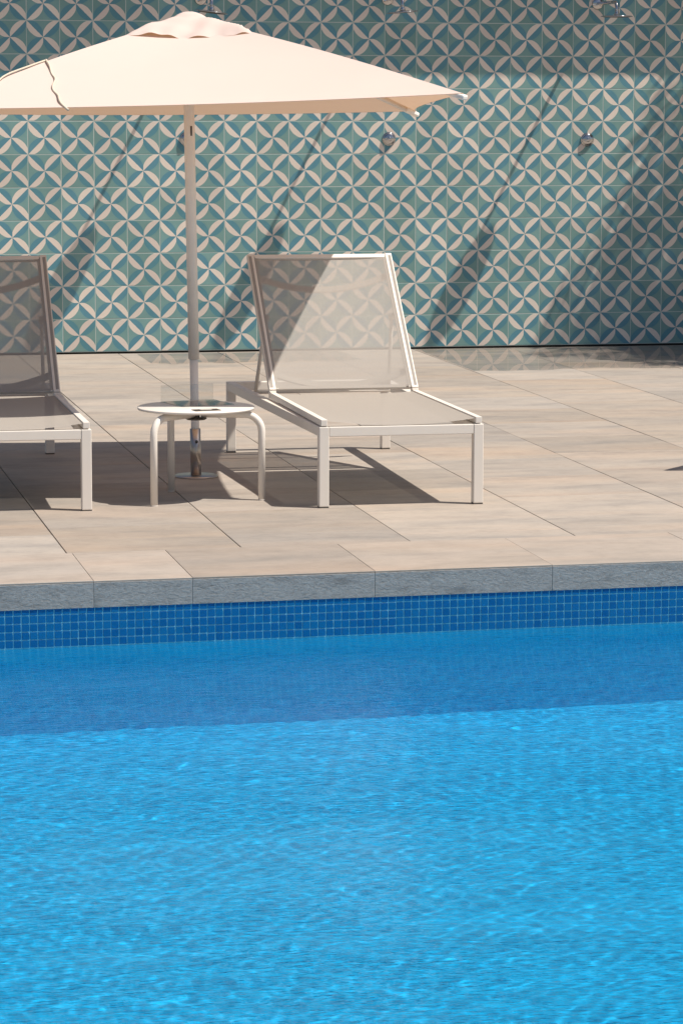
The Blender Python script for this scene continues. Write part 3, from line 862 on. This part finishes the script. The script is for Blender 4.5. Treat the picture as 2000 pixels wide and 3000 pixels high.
# pole in three sections leaning with the canopy
def pole(z0, z1, r, n, nm, mt, parent=um):
    b = bmesh.new()
    lean = lambda z: Vector((0.000-0.0092*z, 0.034*z, z))
    add_tube(b, [lean(z0), lean(z1)], r, n)
    return obj(nm, b, mt, parent)
up_ = pole(0.489, 1.86, 0.0222, 24, 'upper_pole', MT['alu'])
b = bmesh.new(); add_box(b, -.004, .004, -.0232, -.0215, 1.405, 1.445, 0.001); o = obj('catch_slot', b, MT['foot'], up_); o.location = (-.0132+.004, 0.034*1.425, 0)
pole(0.012, 0.4885, 0.0172, 24, 'lower_pole', MT['alu'])
pole(0.0085, 0.200, 0.0222, 24, 'socket_sleeve', MT['steel'])
b = bmesh.new(); add_lathe(b, [(0, .036), (.0055, .036), (.0065, .0325), (.0065, .02), (0, .02)], 12, Matrix.Translation((0.0, -.0005, .148)) @ Matrix.Rotation(R(90), 4, 'X') @ Matrix.Translation((0, 0, -.0125)))
obj('sleeve_screw', b, MT['foot'], um)
b = bmesh.new(); add_lathe(b, [(0, 0.0088), (0.086, 0.0078), (0.0905, 0.005), (0.0918, 0.0008), (0, 0.0008)], 56); obj('floor_plate', b, MT['steel'], um)
b = bmesh.new(); add_lathe(b, [(.0225, 1.55), (.04, 1.555), (.04, 1.60), (.0225, 1.605)], 24); o = obj('runner_hub', b, MT['alu'], um); o.location = (OX-.004, OY, 0)
# tie cord lying over the front left ridge
def find(tu):   # front panel point (u, -1*k)
    return cpt(*tu, 0.006)
rg = random.Random(3)
path = []
k0 = 0.555
for i in range(31):
    f = i/30
    kk = k0 + (1.0-k0)*f; uu = -k0 + (-0.505+k0)*f
    w_ = (0.010*math.sin(f*7.0) + 0.005*math.sin(f*19))*min(1, f*3)
    path.append(cpt(max(-kk, uu+w_), -kk, 0.005 + 0.003*math.sin(f*17)))
path.append(path[-1] + Vector((0.012, -0.012, -0.012)))
b = bmesh.new(); add_tube(b, path, 0.0046, 8); obj('tie_cord', b, MT['cord'], can)
path = []
for i in range(13):
    f = i/12; kk = k0 + 0.26*f
    path.append(cpt(-kk+0.012*math.sin(f*8)*f+0.05*f*f, -kk, 0.004+0.005*math.sin(math.pi*f)))
b = bmesh.new(); add_tube(b, path, 0.0036, 8); obj('tie_cord', b, MT['cord'], can)

# ================================================================ palm whose shade falls on the wall's right end
def palm(loc, h, nf, ln, seed, label):
    rr = random.Random(seed)
    t = empty('palm_tree', loc); tag(t, label, 'palm tree')
    b = bmesh.new(); n = 22
    add_tube(b, [(0.05*math.sin(i*.3), 0.02*math.cos(i*.4), h*i/n-0.04) for i in range(n+1)], [0.13-0.03*i/n+0.008*(i % 2) for i in range(n+1)], 14)
    obj('trunk', b, MT['trunk'], t)
    b = bmesh.new()
    for f in range(nf):
        az = f*2.39996+rr.uniform(-.25, .25); el = R(rr.uniform(-25, 82)); L = ln*rr.uniform(.8, 1.1)
        d = Vector((math.cos(az), math.sin(az), 0)); p = Vector((0.05, 0, h)); sp = []
        ang = el
        for k in range(15):
            sp.append(p.copy()); p = p + (d*math.cos(ang)+Vector((0, 0, 1))*math.sin(ang))*(L/14)
            ang -= R(rr.uniform(4.0, 8.5))
        add_tube(b, sp, [0.012*(1-k/15)+0.002 for k in range(15)], 5)
        side = d.cross(Vector((0, 0, 1)))
        for k in range(2, 15):
            for q in (0.0, 0.5):
                i0_ = min(k, 13); base = sp[i0_].lerp(sp[i0_+1], q) if i0_ < 14 else sp[14]
                tang = (sp[min(k+1, 14)]-sp[max(k-1, 0)]).normalized()
                for s_ in (-1, 1):
                    ll = 0.40*ln/1.3*math.sin(math.pi*(0.15+0.8*k/15))*rr.uniform(.85, 1.1)
                    dr = (side*s_*0.8+tang*0.75+Vector((0, 0, rr.uniform(-.35, .1)))).normalized()
                    w_ = tang.cross(dr).cross(dr).normalized()*0.013
                    m_ = base+dr*ll*0.45; e2 = base+dr*ll+Vector((0, 0, -0.10*ll))
                    v_ = [b.verts.new(x) for x in (base-w_*.5, m_-w_, e2, m_+w_, base+w_*.5)]
                    b.faces.new(v_)
    obj('crown', b, MT['leaf'], t)
palm((7.85, 17.20, 0), 3.3, 60, 1.45, 4, 'palm tree with arching fronds beside the end of the tiled wall')
